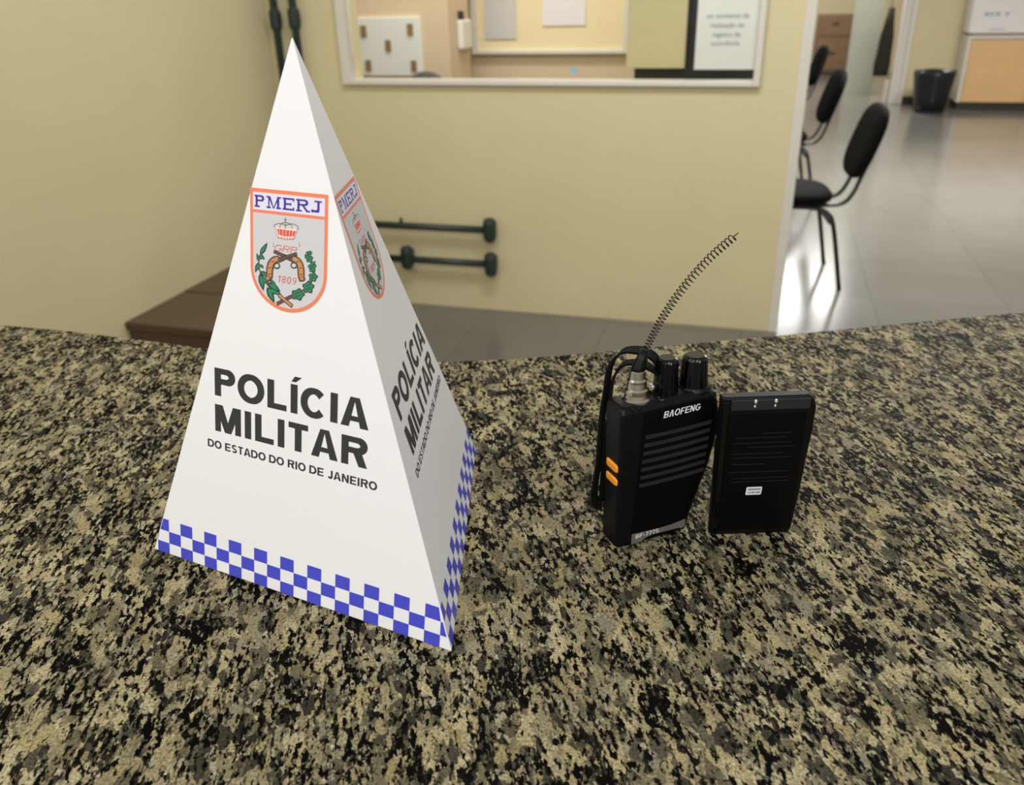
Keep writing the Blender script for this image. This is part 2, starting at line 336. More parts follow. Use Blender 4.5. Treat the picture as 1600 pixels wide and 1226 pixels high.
def glyph(pr, ch, x, y, h, sx, m, t, slant=0.0):
    """sans capital: cap height h, horizontal factor sx, stem t (share of h); returns its advance"""
    em = h/.716; adv = ADV[ch]*em*sx; lb = .055*em*sx; w = adv-2*lb; T = t*h
    if ch in 'OCGDA': lb *= .5; w = adv-2*lb
    if ch in 'IÍ': lb = (adv-T)/2; w = T
    X = lambda a, b: (x+lb+a+slant*b, y+b)
    def poly(p): pr.poly([X(*q) for q in p], m)
    def band(p, ww=T, closed=False): pr.band([X(*q) for q in p], ww, m, closed=closed)
    def rect(a, b, c, d): poly([(a, b), (c, b), (c, d), (a, d)])
    e = T/2; th = T*.70
    ring = lambda a0, a1, n: [T*(.72+.28*abs(math.cos(math.radians(a0+(a1-a0)*i/n)))) for i in range(n+1)]
    if ch in 'IÍ': rect(0, 0, T, h)
    if ch == 'Í': poly([(T*.1, h*1.08), (T*.75, h*1.08), (T*1.6, h*1.27), (T*.6, h*1.27)])
    if ch == 'L': rect(0, 0, T, h); rect(T, 0, w, th)
    if ch == 'T': rect(w/2-e, 0, w/2+e, h-th); rect(0, h-th, w, h)
    if ch == 'E': rect(0, 0, T, h); rect(T, 0, w, th); rect(T, h-th, w, h); rect(T, h/2-th/2, w*.93, h/2+th/2)
    if ch == 'F': rect(0, 0, T, h); rect(T, h-th, w, h); rect(T, h*.48-th/2, w*.9, h*.48+th/2)
    if ch == 'N': rect(0, 0, T, h); rect(w-T, 0, w, h); poly([(0, h), (T*1.05, h), (w, 0), (w-T*1.05, 0)])
    if ch == 'M': rect(0, 0, T*.92, h); rect(w-T*.92, 0, w, h); poly([(0, h), (T*1.25, h), (w/2+T*.5, 0), (w/2-T*.5, 0)]); poly([(w, h), (w/2+T*.5, 0), (w/2-T*.5, 0), (w-T*1.25, h)])
    if ch in 'AΛ':
        poly([(0, 0), (T*1.12, 0), (w/2+T*.12, h), (w/2-T*.62, h)]); poly([(w, 0), (w/2+T*.62, h), (w/2-T*.12, h), (w-T*1.12, 0)])
        if ch == 'A': rect(w*.24, h*.2, w*.76, h*.2+th*.85)
    if ch in 'PR':
        r = h*.285; yb = h-2*r-e*.0
        rect(0, 0, T, h); band([(T*.5, h-th/2), (w-r-e*.6, h-th/2)]+arc(w-r-e*.6+.0*T, h-r-0, r-e*.2+0, r-th/2, 90, -90)[1:]+[(T*.5, yb+th/2)], [th, th]+ring(90, -90, 14)[1:]+[th])
        if ch == 'R': poly([(w*.42, yb+th*.6), (w*.42+T*1.15, yb+th*.9), (w+T*.08, 0), (w-T*1.08, 0)])
    if ch == 'B':
        r = h*.26; rect(0, 0, T, h)
        for yc, rr in ((h*.735, h*.265), (h*.265, h*.265)):
            band([(T*.5, yc+rr-th/2), (w-rr-e*.2, yc+rr-th/2)]+arc(w-rr-e*.2, yc, rr-e*.3, rr-th/2, 90, -90)[1:]+[(T*.5, yc-rr+th/2)], th)
    if ch == 'D': rect(0, 0, T, h); band([(T*.5, h-th/2), (w*.42, h-th/2)]+arc(w*.42, h/2, w*.58-e, h/2-th/2, 90, -90, 18)[1:]+[(T*.5, th/2)], [th, th]+ring(90, -90, 18)[1:]+[th])
    if ch in 'O0': band(arc(w/2, h/2, w/2-e, h/2+h*.012-th/2, 0, 360, 32)[:-1], ring(0, 360, 32)[:-1], closed=True)
    if ch == 'C': band(arc(w/2, h/2, w/2-e, h/2+h*.012-th/2, 40, 320, 28), ring(40, 320, 28))
    if ch == 'G': band(arc(w/2, h/2, w/2-e, h/2+h*.012-th/2, 42, 350, 28), ring(42, 350, 28)); rect(w*.55, h*.38, w, h*.38+th)
    if ch == 'J': band([(w-e, h)]+arc(w/2, h*.27, w/2-e, h*.27-th/2, 0, -165, 14))
    if ch == 'S': band(arc(w/2, h*.735, w/2-e, h*.265-th/2+h*.012, 30, 250, 14)+arc(w/2, h*.265, w/2-e, h*.265-th/2+h*.012, 70, -150, 14), th*1.12)
    if ch == '-': rect(0, h*.3, w, h*.3+th)
    if ch == '7': rect(0, h-th, w, h); poly([(w*.2, 0), (w*.2+T, 0), (w, h-th), (w-T, h-th)])
    if ch == '1': rect(w/2, 0, w/2+T, h); poly([(w/2, h), (w/2, h-T*1.2), (w*.05, h*.66), (w*.05, h*.8)])
    if ch == '8':
        for yc in (.74, .26): band(arc(w/2, h*yc, w/2-e, h*.26-th*.4, 0, 360, 18)[:-1], th, closed=True)
    if ch == '9': band(arc(w/2, h*.7, w/2-e, h*.3-th/2, 0, 360, 18)[:-1], th, closed=True); band([(w-e, h*.7), (w-e*1.4, h*.35), (w*.4, 0)], th)
    return adv
def text_w(s, h, sx, track=0): return sum(ADV[c]*h/.716*sx+track for c in s)
def text(pr, s, x, y, h, m, t, width=None, sx=1.0, slant=0.0, track=0.0):
    if width: sx = (width-track*len(s))/(text_w(s, h, 1.0))
    for c in s: x += glyph(pr, c, x, y, h, sx, m, t, slant)+track
def serif_text(pr, s, x, y, h, m, width):
    """broad slab-serif capitals (P, M, E, R, J)"""
    rel = dict(P=.92, M=1.22, E=1.0, R=1.1, J=.86); tot = sum(rel[c] for c in s)
    for c in s:
        w = width*rel[c]/tot*.9; T = h*.23; th = h*.15; sl = h*.17
        R = lambda a, b, q, d: pr.poly([(x+a, y+b), (x+q, y+b), (x+q, y+d), (x+a, y+d)], m)
        B = lambda p, ww: pr.band([(x+a, y+b) for a, b in p], ww, m)
        if c in 'PER':
            R(w*.1, 0, w*.1+T, h); R(0, 0, w*.1+T*2.0, sl*.8); R(0, h-sl*.8, w*.1+T*1.4, h)
        if c in 'PR':
            r = h*.26; B([(w*.1, h-th/2), (w*.58, h-th/2)]+arc(w*.58, h-r, w*.32-T/2, r-th/2, 90, -90)[1:]+[(w*.1, h-2*r+th/2)], [th, th]+[th+(T-th)*math.sin(PI*i/14) for i in range(1, 15)]+[th])
        if c == 'R': pr.poly([(x+w*.45, y+h*.48), (x+w*.45+T, y+h*.48), (x+w*.98, y), (x+w*.98-T*1.3, y)], m); R(w*.78, 0, w*1.04, sl*.8)
        if c == 'E':
            R(w*.1, 0, w*.95, th); R(w*.1, h-th, w*.95, h); R(w*.1, h/2-th/2, w*.68, h/2+th/2)
            R(w*.95-T*.55, 0, w*.97, h*.26); R(w*.95-T*.55, h*.74, w*.97, h); R(w*.66, h*.36, w*.72, h*.64)
        if c == 'M':
            R(w*.12, 0, w*.12+T*.6, h); R(w*.88-T, 0, w*.88, h); R(0, 0, w*.3, sl*.8); R(w*.68, 0, w, sl*.8); R(0, h-sl*.8, w*.2, h); R(w*.8, h-sl*.8, w, h)
            pr.poly([(x+w*.1, y+h), (x+w*.1+T*1.1, y+h), (x+w*.53, y), (x+w*.46, y)], m); pr.poly([(x+w*.88, y+h), (x+w*.53, y), (x+w*.46, y), (x+w*.88-T*.7, y+h)], m)
        if c == 'J':
            R(w*.3, h-sl*.8, w, h); B([(w*.68, h)]+arc(w*.38, h*.22, w*.3, h*.22-th, 0, -150, 12), [T]*6+[T*.9, T*.85, T*.8, T*.75, T*.7, T*.7, T*.7, T*.7])
            pr.poly([(x+a, y+b) for a, b in arc(w*.13, h*.16, T*.6, T*.6, 0, 330, 10)], m)
        x += width*rel[c]/tot

# ================================================================== SETTING
fb = BM(); box(fb, -6, 9, -2, 18, -0.1, 0); struct(obj('floor', fb, M['floor']))
RZ = TH
def wob(name, bm, m, parent=None, **k):           # an object in the back wall's frame
    return place(obj(name, bm, m, parent, **k), W0, RZ)
# back wall with its window opening
OU0, OU1, OZ0, OZ1, WE = -0.23, 1.535, 1.052, 2.05, 1.727
b = BM(); box(b, -0.62, OU0, 0, .12, 0, 2.8); box(b, OU1, WE, 0, .12, 0, 2.8); box(b, OU0, OU1, 0, .12, 0, OZ0); box(b, OU0, OU1, 0, .12, OZ1, 2.8)
struct(wob('wall_back', b, M['wall']))
b = BM(); box(b, -0.74, -0.62, -6.0, .12, 0, 2.8); struct(wob('wall_left', b, M['wall']))
b = BM(); box(b, WE-.03, WE+.012, -.012, .132, 0, 2.8); struct(wob('trim_1', b, M['white_trim'], bevel=.003))
# window
b = BM(); f0, f1 = -.028, .05
box(b, OU0-.035, OU0+.005, f0, f1, OZ0-.015, OZ1); box(b, OU1-.005, OU1+.022, f0, f1, OZ0-.015, OZ1); box(b, OU0+.005, OU1-.005, f0, f1, OZ0-.015, OZ0+.006); box(b, OU0+.005, OU1-.005, f0, f1, OZ1-.02, OZ1)
win = struct(wob('window_1', b, M['white_trim'], bevel=.004))
b = BM(); box(b, OU0+.008, OU1-.008, .02, .026, OZ0+.01, OZ1-.02); obj('window_pane', b, M['glass'], win)
# booth behind the window
b = BM(); box(b, -1.2, -.094, .95, 1.28, 0, 2.8); struct(wob('wall_booth_pier', b, M['pink_wall']))
b = BM(); box(b, -1.2, 1.40, 1.6, 1.7, 0, 2.8); struct(wob('wall_booth_back', b, M['pink_wall']))
b = BM(); box(b, 1.30, 1.40, .75, 1.6, 0, 2.8); struct(wob('wall_booth_right', b, M['wall']))
b = BM(); box(b, -1.3, -1.2, .12, 1.7, 0, 2.8); struct(wob('wall_booth_left', b, M['pink_wall']))
# second, inner window in the booth's rear wall
b = BM(); box(b, -.175, -.135, 1.555, 1.6, 1.05, 1.95); box(b, .755, .80, 1.555, 1.6, 1.05, 1.95); box(b, -.135, .755, 1.555, 1.6, 1.05, 1.075); box(b, -.135, .755, 1.555, 1.6, 1.92, 1.95)
w2 = struct(wob('window_2', b, M['white_trim'], bevel=.004))
b = BM(); box(b, -.135, .755, 1.575, 1.59, 1.075, 1.92); obj('window_panel', b, M['pale_panel'], w2)
# hall beyond
b = BM(); box(b, 3.20, 8.0, 8.05, 8.2, 0, 2.8); struct(wob('wall_hall', b, M['far_wall']))
b = BM(); box(b, 3.20, 3.72, 8.03, 8.05, 0, .09); struct(wob('baseboard_hall', b, M['plinth']))
b = BM(); box(b, .5, 6.0, 12.3, 12.45, 0, 2.8); struct(wob('wall_far', b, M['far_wall']))
b = BM(); box(b, 2.60, 2.95, 9.1, 9.25, 0, 2.8); struct(wob('wall_partition', b, M['partition']))
b = BM(); box(b, 3.055, 3.09, 8.0, 8.12, 0, 2.15); box(b, 3.09, 3.15, 8.03, 8.2, 0, 2.15); box(b, 3.15, 3.20, 8.0, 8.22, 0, 2.15)
struct(wob('door_1', b, [M['white_trim']], bevel=.008))

# ================================================================== COUNTER
edge = [(-1.90, 1.21), (-1.2, 1.03), (-.562, .862), (-.45, .829), (-.36, .798), (-.28, .769), (-.20, .745), (-.12, .733), (-.05, .730), (.03, .735), (.12, .749), (.292, .777), (.543, .820), (1.8, 1.03)]
ep = [(p.x, p.y) for p in spline([(x, y, 0) for x, y in edge], 4)]
slab = ep+[(1.8, .10), (-1.90, .10)]
b = BM(); prism(b, slab, 1.07, 1.10)
tag(obj('granite_countertop', b, M['granite'], bevel=.004, seg=3), 'speckled beige and black granite countertop with a blunt angled far edge', 'countertop')
b = BM(); prism(b, [(x, y-.06) for x, y in ep]+[(1.8, .6), (.1, .45), (-.2, .45), (-1.90, .78)], 0, 1.069); struct(obj('wall_counter', b, M['counter_base']))

# brown stone landing by the left wall
t = empty('stone_step', W(-.41, -.64), RZ, 'brown stone raised step against the left wall behind the pyramid', 'step')
b = BM(); box(b, -.208, .19, -.63, .636, 0, .30); obj('riser', b, M['brown_stone'], t)
b = BM(); box(b, -.209, .21, -.647, -.292, .302, .335); obj('tread_slab', b, M['brown_stone'], t, bevel=.006)
b = BM(); box(b, -.209, .21, -.289, .637, .302, .337); obj('tread_slab', b, M['brown_stone'], t, bevel=.006)

# ================================================================== WALL PIPES AND HANDRAILS
def wall_pipe(U, zc, label):
    t = empty('wall_pipe', W(U, -.035), RZ, label, 'pipe', 'vertical pipes on the back wall')
    b = BM(); tube(b, [(0, 0, .34), (0, 0, 2.75)], .017, 14); obj('pipe', b, M['green_pipe'], t, smooth=True)
    b = BM(); lathe(b, [(.018, -.045), (.026, -.03), (.027, .03), (.018, .045)], (0, 0, zc), 16); box(b, -.012, .012, .0, .035, zc-.02, zc+.02); obj('clamp', b, M['green_pipe'], t)
wall_pipe(-.556, 1.31, 'left one of two dark green wall pipes behind the pyramid tip')
wall_pipe(-.462, 1.315, 'right one of two dark green wall pipes behind the pyramid tip')
def handrail(z, brackets, label, ul=-.40, ur=.415):
    t = empty('handrail', W(0, -.055, z), RZ, label, 'handrail', 'short handrails on the back wall')
    b = BM(); tube(b, [(ul, 0, 0), (ur+.01, 0, 0)], .016, 14); obj('rail', b, M['green_pipe'], t, smooth=True)
    for U, dz in brackets:
        b = BM(); lathe(b, [(.014, -.056), (.027, -.046), (.031, -.02), (.031, .03), (.026, .05), (.014, .056)], (U, 0, dz), 20); box(b, U-.018, U+.018, 0, .054, dz-.03, dz+.03)
        obj('bracket', b, M['green_pipe'], t, smooth=False, bevel=.003)
    return t
t = handrail(.410, [(.42, 0.0), (-.36, 0)], 'upper dark green handrail on the beige wall right of the pyramid')
b = BM(); lathe(b, [(.008, 0), (.008, .022), (.004, .025)], (-.02, 0, .012), 10); obj('stud', b, M['green_pipe'], t)
handrail(.247, [(.42, -.002), (-.004, .008)], 'lower dark green handrail, with a thick bracket beside the pyramid edge', ul=-.17)

# ================================================================== PYRAMID
PA, PB, PC, PT = Vector((-.0359, .34029, 1.1)), Vector((-.23282, .43971, 1.1)), Vector((-.02877, .5576, 1.1)), Vector((-.10471, .45059, 1.40078))
pc = (PA+PB+PC)/3
pyr = empty('souvenir_pyramid', pc, 0, 'tall white cardboard pyramid printed with police lettering and a crest', 'pyramid')
A, B_, C_, T_ = [p-pc for p in (PA, PB, PC, PT)]
b = BM(); vs = [b.verts.new(p+Vector((0, 0, .0004)) if i < 3 else p) for i, p in enumerate((A, B_, C_, T_))]
for q in ((0, 1, 3), (2, 0, 3), (1, 2, 3), (0, 2, 1)): b.faces.new([vs[i] for i in q])
obj('card_body', b, M['cardboard'], pyr, bevel=.0005, seg=2)
def face_matrix(p, q):
    u = (q-p).normalized(); n = u.cross(T_-p).normalized(); v = n.cross(u)
    return Matrix(((u.x, v.x, n.x, p.x), (u.y, v.y, n.y, p.y), (u.z, v.z, n.z, p.z), (0, 0, 0, 1))), (q-p).length*1000
H = [0.08599758129216277, -0.003286803588948167, 77.17749348144211, 0.023479295168264993, -0.06781287113142387, 236.54166024600505, 7.610810919975186e-05, -3.442230528540212e-05]
def S(X, Y):                                       # crest drawing units -> millimetres of the sheet
    w = H[6]*X+H[7]*Y+1; return ((H[0]*X+H[1]*Y+H[2])/w, (H[3]*X+H[4]*Y+H[5])/w)
def leaf(pr, x0, y0, x1, y1, w, layer=3):
    dx, dy = x1-x0, y1-y0; l = math.hypot(dx, dy); nx, ny = -dy/l, dx/l
    def shp(k, off=0):
        R = [(.0, .0), (.2, .75), (.45, 1.0), (.75, .6), (1, 0)]
        return [(x0+dx*a+nx*w/2*c*k, y0+dy*a+ny*w/2*c*k) for a, c in R]+[(x0+dx*a-nx*w/2*c*k, y0+dy*a-ny*w/2*c*k) for a, c in R[-2:0:-1]]
    pr.poly([S(*p) for p in shp(1.0)], 'p_dkgreen', layer)
    x0, y0, dx, dy = x0+dx*.12, y0+dy*.12, dx*.72, dy*.72
    pr.poly([S(*p) for p in shp(.55)], 'p_green', layer+1)
def blob(pr, cx, cy, rx, ry, ph, layer=3):
    def sh(k): return [(cx+rx*k*(1+.16*math.cos(5*a+ph))*math.cos(a), cy+ry*k*(1+.16*math.cos(5*a+ph))*math.sin(a)) for a in [2*PI*i/24 for i in range(24)]]
    pr.poly([S(*p) for p in sh(1)], 'p_dkgreen', layer); pr.poly([S(*p) for p in sh(.8)], 'p_green', layer+1)
    for k in (-.35, .2): pr.band([S(cx-rx*.5, cy+ry*(k+.25)), S(cx, cy+ry*k), S(cx+rx*.5, cy+ry*(k-.2))], .35, 'p_dkgreen', layer+2)
def sb(pr, pts, w, m, layer): pr.band([S(*p) for p in pts], w, m, layer)
def crest(pr):
    x0, x1, yt, ys, yb = 82.1, 133.7, 232.7, 191.6, 169.0; cx = (x0+x1)/2
    def shield(i): return [(x0+i, yt-i), (x0+i, ys)]+arc(cx, ys, cx-x0-i, ys-yb-i, 180, 360, 28)[1:-1]+[(x1-i, ys), (x1-i, yt-i)]
    pr.poly(shield(0), 'p_orange', 1); pr.poly(shield(2.0)[:0] or [(x0+2, 220.0), (x0+2, ys)]+arc(cx, ys, cx-x0-2, ys-yb-2, 180, 360, 28)[1:-1]+[(x1-2, ys), (x1-2, 220.0)], 'p_grey', 2)
    pr.poly([(x0+2, 221.6), (x1-2, 221.6), (x1-2, yt-2), (x0+2, yt-2)], 'p_lav', 2)
    pr.layer = 3; serif_text(pr, 'PMERJ', 85.2, 222.9, 6.3, 'p_navy', 45.4)
    # crown
    pr.poly([S(*p) for p in ((283, 425), (300, 415), (372, 432), (450, 432), (472, 445), (446, 520), (370, 524), (304, 508))], 'p_cream', 3)
    pr.poly([S(*p) for p in ((296, 428), (372, 440), (462, 450), (446, 498), (372, 496), (310, 484))], 'p_red', 4)
    for k in range(5): sb(pr, [(318+k*30, 432+k*4), (322+k*27, 486+k*2)], .3, 'p_cream', 5)
    for k in range(6): pr.poly([S(312+k*25+7*math.cos(a), 505+k*2.5+7*math.sin(a)) for a in [2*PI*i/8 for i in range(8)]], 'p_pink', 5)
    sb(pr, [(283, 425), (304, 508), (370, 524), (446, 520), (472, 445)], .3, 'p_red', 5)
    for pts in ([(278, 420), (272, 402), (296, 388), (330, 384), (368, 400)], [(474, 440), (484, 424), (468, 402), (430, 388), (370, 400)], [(320, 425), (330, 392), (368, 372)], [(430, 432), (420, 394), (372, 372)]):
        sb(pr, [tuple(p)[:2] for p in spline([(x, y, 0) for x, y in pts], 4)], .34, 'p_brown', 4)
    sb(pr, [(370, 334), (371, 430)], .36, 'p_brown', 4); sb(pr, [(358, 350), (383, 352)], .36, 'p_brown', 4)
    # monogram and year
    q = S(268, 606); pr.layer = 4; text(pr, 'GRP', q[0], q[1]-.8, 3.3, 'p_pink', .17, width=15.5, slant=.3)
    for c in (262, 488): sb(pr, [(c, 545), (c+8, 570), (c-2, 590)], .3, 'p_pink', 4)
    text(pr, '1809', 100.4, 184.5, 3.7, 'p_pink', .18, width=13.4, slant=.22)
    # crossed pistols
    for k in (0, 1):
        mx = (lambda p: p) if k == 0 else (lambda p: (740-p[0]+.0, p[1]+(p[0]-370)*-.09+10))
        barrel = [(268, 628), (350, 662), (432, 700)]; grip = [(420, 684), (462, 700), (492, 735), (505, 785), (508, 840), (520, 884)]
        sb(pr, [mx(p) for p in barrel], [1.9, 2.0, 3.0], 'p_dkgreen', 3+k*2); sb(pr, [mx(p) for p in barrel], [1.2, 1.3, 2.0], 'p_brown', 4+k*2)
        g = [mx((p.x, p.y)) for p in spline([(x, y, 0) for x, y in grip], 4)]; n = len(g)
        ws = [2.2+1.2*math.sin(PI*i/(n-1))+.9*(i/(n-1))**3 for i in range(n)]
        sb(pr, g, [w*1.42 for w in ws], 'p_brown', 3+k*2); sb(pr, g[1:-1], [w*.78 for w in ws][1:-1], 'p_tan', 4+k*2)
        ex, ey = mx((518, 868)); pr.poly([S(ex+27*math.cos(a), ey+23*math.sin(a)) for a in [2*PI*i/14 for i in range(14)]], 'p_brown', 5+k*2); pr.poly([S(ex-3+15*math.cos(a), ey-4+13*math.sin(a)) for a in [2*PI*i/14 for i in range(14)]], 'p_tan', 6+k*2)
        for f in (.3, .55, .75):
            gx, gy = g[int(f*(n-1))]; sb(pr, [(gx-12, gy+4), (gx+12, gy-4)], .5, 'p_brown', 5+k*2)
        ring = [mx((445+26*math.cos(a), 748+24*math.sin(a))) for a in [2*PI*i/14 for i in range(15)]]
        sb(pr, ring, .7, 'p_dkgreen', 4+k*2)
    # left branch
    stem = [tuple(p)[:2] for p in spline([(x, y, 0) for x, y in ((188, 590), (142, 690), (152, 810), (212, 915), (320, 1010), (428, 1105))], 5)]
    sb(pr, stem, .9, 'p_brown', 3)
    for a in ((150, 660, 214, 550, 34), (148, 655, 190, 700, 26), (140, 720, 122, 640, 22), (140, 720, 108, 812, 30), (148, 740, 182, 776, 22), (152, 800, 232, 855, 34), (150, 815, 180, 972, 42), (175, 865, 132, 845, 20),
              (205, 905, 235, 860, 20), (215, 900, 328, 978, 46), (240, 870, 300, 950, 24), (212, 935, 275, 1080, 44), (205, 950, 330, 1000, 40), (270, 965, 345, 1020, 28), (160, 640, 178, 590, 26), (145, 700, 168, 655, 24), (150, 780, 126, 770, 22), (170, 850, 212, 905, 30), (185, 880, 168, 925, 26), (230, 950, 232, 1010, 26)): leaf(pr, a[0], a[1], a[2], a[3], a[4]*1.3)
    sb(pr, [(312, 1008), (432, 1105)], 2.4, 'p_dkgreen', 4); sb(pr, [(316, 1008), (426, 1100)], 1.4, 'p_tan', 5)
    # right branch
    sb(pr, [(294, 1086), (400, 1030), (440, 1012)], 2.2, 'p_brown', 3)
    stem = [tuple(p)[:2] for p in spline([(x, y, 0) for x, y in ((430, 1015), (520, 970), (598, 890), (610, 770), (578, 640))], 5)]
    sb(pr, stem, 1.2, 'p_brown', 3)
    for a in ((480, 1003, 54, 50, .3), (570, 940, 48, 52, 1.2), (612, 850, 38, 40, .6), (604, 765, 34, 44, 2.0), (580, 690, 30, 36, 1.0), (574, 648, 26, 26, .2)): blob(pr, *a)
    for a in ((560, 700, 540, 648, 20), (600, 740, 636, 712, 20), (590, 650, 600, 622, 14)): leaf(pr, a[0], a[1], a[2], a[3], a[4]*1.3)
def build_face(p, q, sh=0.0, sx=1.0, tsh=0.0, tsx=1.0):
    mtx, width = face_matrix(p, q); mtx = mtx @ Matrix.Translation((0, 0, .00012))
    apx = (mtx.inverted() @ T_); ax, ay = apx.x*1000, apx.y*1000
    sh += ax-109.5
    fx = lambda x, y: ((109.5+(x-109.5)*sx+sh)/1000, y/1000)
    pr = Print(fx); crest(pr); pr.out('crest_print', pyr, mtx)
    pr = Print(lambda x, y: ((109.5+(x-109.5)*tsx+tsh)/1000, y/1000))
    text(pr, 'POLÍCIA', 53.0, 113.0, 16.6, 'p_black', .29, width=110.3)
    text(pr, 'MILITAR', 52.9, 91.3, 16.4, 'p_black', .29, width=110.6)
    text(pr, 'DO ESTADO DO RIO DE JANEIRO', 48.0, 80.4, 4.8, 'p_black', .26, width=121.5)
    pr.out('lettering_print', pyr, mtx)
    pr = Print()
    l_at = lambda y: ax*y/ay+.7; r_at = lambda y: width-(width-ax)*y/ay-.7
    for row, (y0, y1) in enumerate(((.6, 8.0), (8.0, 16.0), (16.0, 24.0))):
        k = -1
        while True:
            k += 1; a = 3.9+9.95*k-9.95*4; c = a+9.95
            if a > width: break
            if (k+row) % 2: continue
            qd = []
            for (X, Y) in ((a, y0), (c, y0), (c, y1), (a, y1)): qd.append((min(max(X, l_at(Y)), r_at(Y)), Y))
            if qd[1][0]-qd[0][0] < .05 and qd[2][0]-qd[3][0] < .05: continue
            pr.poly(qd, 'p_blue', 1)
    pr.out('checker_print', pyr, mtx)
build_face(B_, A)
build_face(A, C_, .8, 1.0, 5.0, 1.05)
build_face(C_, B_, tsh=6)

# ================================================================== RADIO (millimetres in its own frame: x along the front, y back, z up)
RA = math.radians(22.5)
RO = Vector((.06310, .42696, 1.1))
radio = empty('two_way_radio', RO+Vector((.026*math.cos(RA)-.01*math.sin(RA), .026*math.sin(RA)+.01*math.cos(RA), 0)), RA, 'black handheld two-way radio with a bare coiled spring antenna', 'radio')
def mm(x, y, z): return Vector(((x-26)/1000, (y-10)/1000, z/1000))
def rsec(h, ufr, ur, ulf=0.0, dy=0.0, back=20.0):
    c = 2.2
    return [mm(x, y, h) for x, y in ((ulf, c+dy), (ulf+.7, .7+dy), (ulf+c, dy), (ufr-1, dy-.2), (ufr, dy), (ur-.7, dy+1.6), (ur, dy+4), (ur, back-2), (ur-2, back), (ulf+2, back), (ulf, back-2))]
b = BM(); loft(b, [rsec(0, 50, 52.5, 1.0, .8, 19.5), rsec(1.2, 50.6, 53, 0, 0), rsec(12, 53, 55.2), rsec(30, 58.8, 61), rsec(45, 64, 66), rsec(58, 67, 69), rsec(70, 69, 71), rsec(82, 68.6, 70.6), rsec(90, 66.6, 68.8), rsec(94, 64.5, 67, .2, .3), rsec(96.6, 62, 65, .8, 1.6, 19.6), rsec(98, 60.5, 63, 2.2, 3.6, 18.6)])
body = obj('radio_body', b, M['black_plastic'], radio, bevel=.0006, seg=2)
# front panel, slightly proud
fr = lambda h: 9.8+(15.2-9.8)*h/92
def fR(h):
    pts = [(0, 49.5), (12, 51.5), (30, 57), (45, 62), (58, 65), (70, 66.8), (82, 66.4), (93, 63.5)]
    for (a, p), (c, q) in zip(pts, pts[1:]):
        if a <= h <= c: return p+(q-p)*(h-a)/(c-a)
    return pts[-1][1]
hs = [1.6, 8, 15, 25, 35, 45, 55, 65, 75, 85, 93]
b = BM(); loft(b, [[mm(fr(h), .4, h), mm(fr(h)+.4, -.7, h), mm(fR(h)-.5, -.7, h), mm(fR(h), .4, h)] for h in hs]); obj('front_panel', b, M['black_panel'], radio, bevel=.0003)
# speaker slats
for k in range(7):
    h = 77.0-5.55*k; u0 = fr(h)+2.2-.1*k; u1 = 63.2-.45*k
    pts = [mm(u0+(u1-u0)*i/8, -.9, h+.55*math.sin(PI*i/8)*-1) for i in range(9)]
    b = BM(); tube(b, pts, 0, flat=(.0024, .0007, (0, 0, 1))); obj('speaker_slat', b, M['slat'], radio)
# name plate with lettering
b = BM(); prism(b, [(-.4, 84.6), (.6, 83.6), (28.8, 83.6), (30.4, 85), (30.6, 93.6), (29.2, 94.8), (.6, 94.8), (-.6, 93.8)], 0, 1, 'y')
for v in b.verts: v.co = mm(26.2+v.co.x, -1.5+v.co.y*.8, v.co.z)
obj('name_plate', b, M['black_panel'], radio, bevel=.0003)
FRM = Matrix.Translation(mm(0, 0, 0)) @ Matrix.Rotation(PI/2, 4, 'X')
pr = Print(); text(pr, 'BΛOFENG', 27.6, 87.6, 4.3, 'white_ink', .21, width=26.2, slant=.16)
pr.out('brand_lettering', radio, Matrix.Translation((0, -.00158, 0)) @ FRM)
# silver model plate
b = BM(); pp = [(10.4, 8.8), (30, 7.6), (40, 7.7), (50.0, 9.0), (49.6, 3.4), (46.3, 2.7), (45.8, 3.6), (25, 4.4), (20.5, 3.5), (17, 1.4), (10.2, 1.3)]
prism(b, pp, 0, 1, 'y')
for v in b.verts: v.co = mm(v.co.x, -1.1+v.co.y*.6, v.co.z)
obj('model_plate', b, M['silver'], radio)
pr = Print(); text(pr, 'BF-777S', 12.8, 4.9, 2.9, 'white_ink', .2, width=17.5); pr.out('model_lettering', radio, Matrix.Translation((0, -.00113, 0)) @ FRM)
# orange side keys
for z0, z1 in ((54.4, 60.0), (45.2, 50.4)):
    b = BM(); superpad(b, mm(.0, 8.4, (z0+z1)/2), (0, 1, 0), (0, 0, 1), (-1, 0, 0), .0134, (z1-z0)/1000, .0024, e=5); obj('side_key', b, M['orange_key'], radio, smooth=True)
# knobs
def knob(x, y, z0, z1, r0, r1):
    n = 40; b = BM(); rings = []
    for r, z in ((r0*.98, z0), (r0, z0+1), (r0*.97, z0+3), (r1, z1-2.2), (r1-.6, z1-.8), (r1-2, z1)):
        rings.append([mm(x+(r+(.25 if k % 2 and z < z1-1 else 0))*math.cos(2*PI*k/n), y+(r+(.25 if k % 2 and z < z1-1 else 0))*math.sin(2*PI*k/n), z) for k in range(n)])
    loft(b, rings); return obj('knob', b, M['gloss_black'], radio, smooth=False)
knob(57.0, 12.0, 96.5, 118, 9.0, 7.4)
knob(38.5, 14.0, 97, 119, 7.6, 6.6)
b = BM(); lathe(b, [(.0112, .0945), (.0112, .097), (.0098, .099)], mm(57, 12, 0), 28); obj('knob_collar', b, M['black_plastic'], radio)
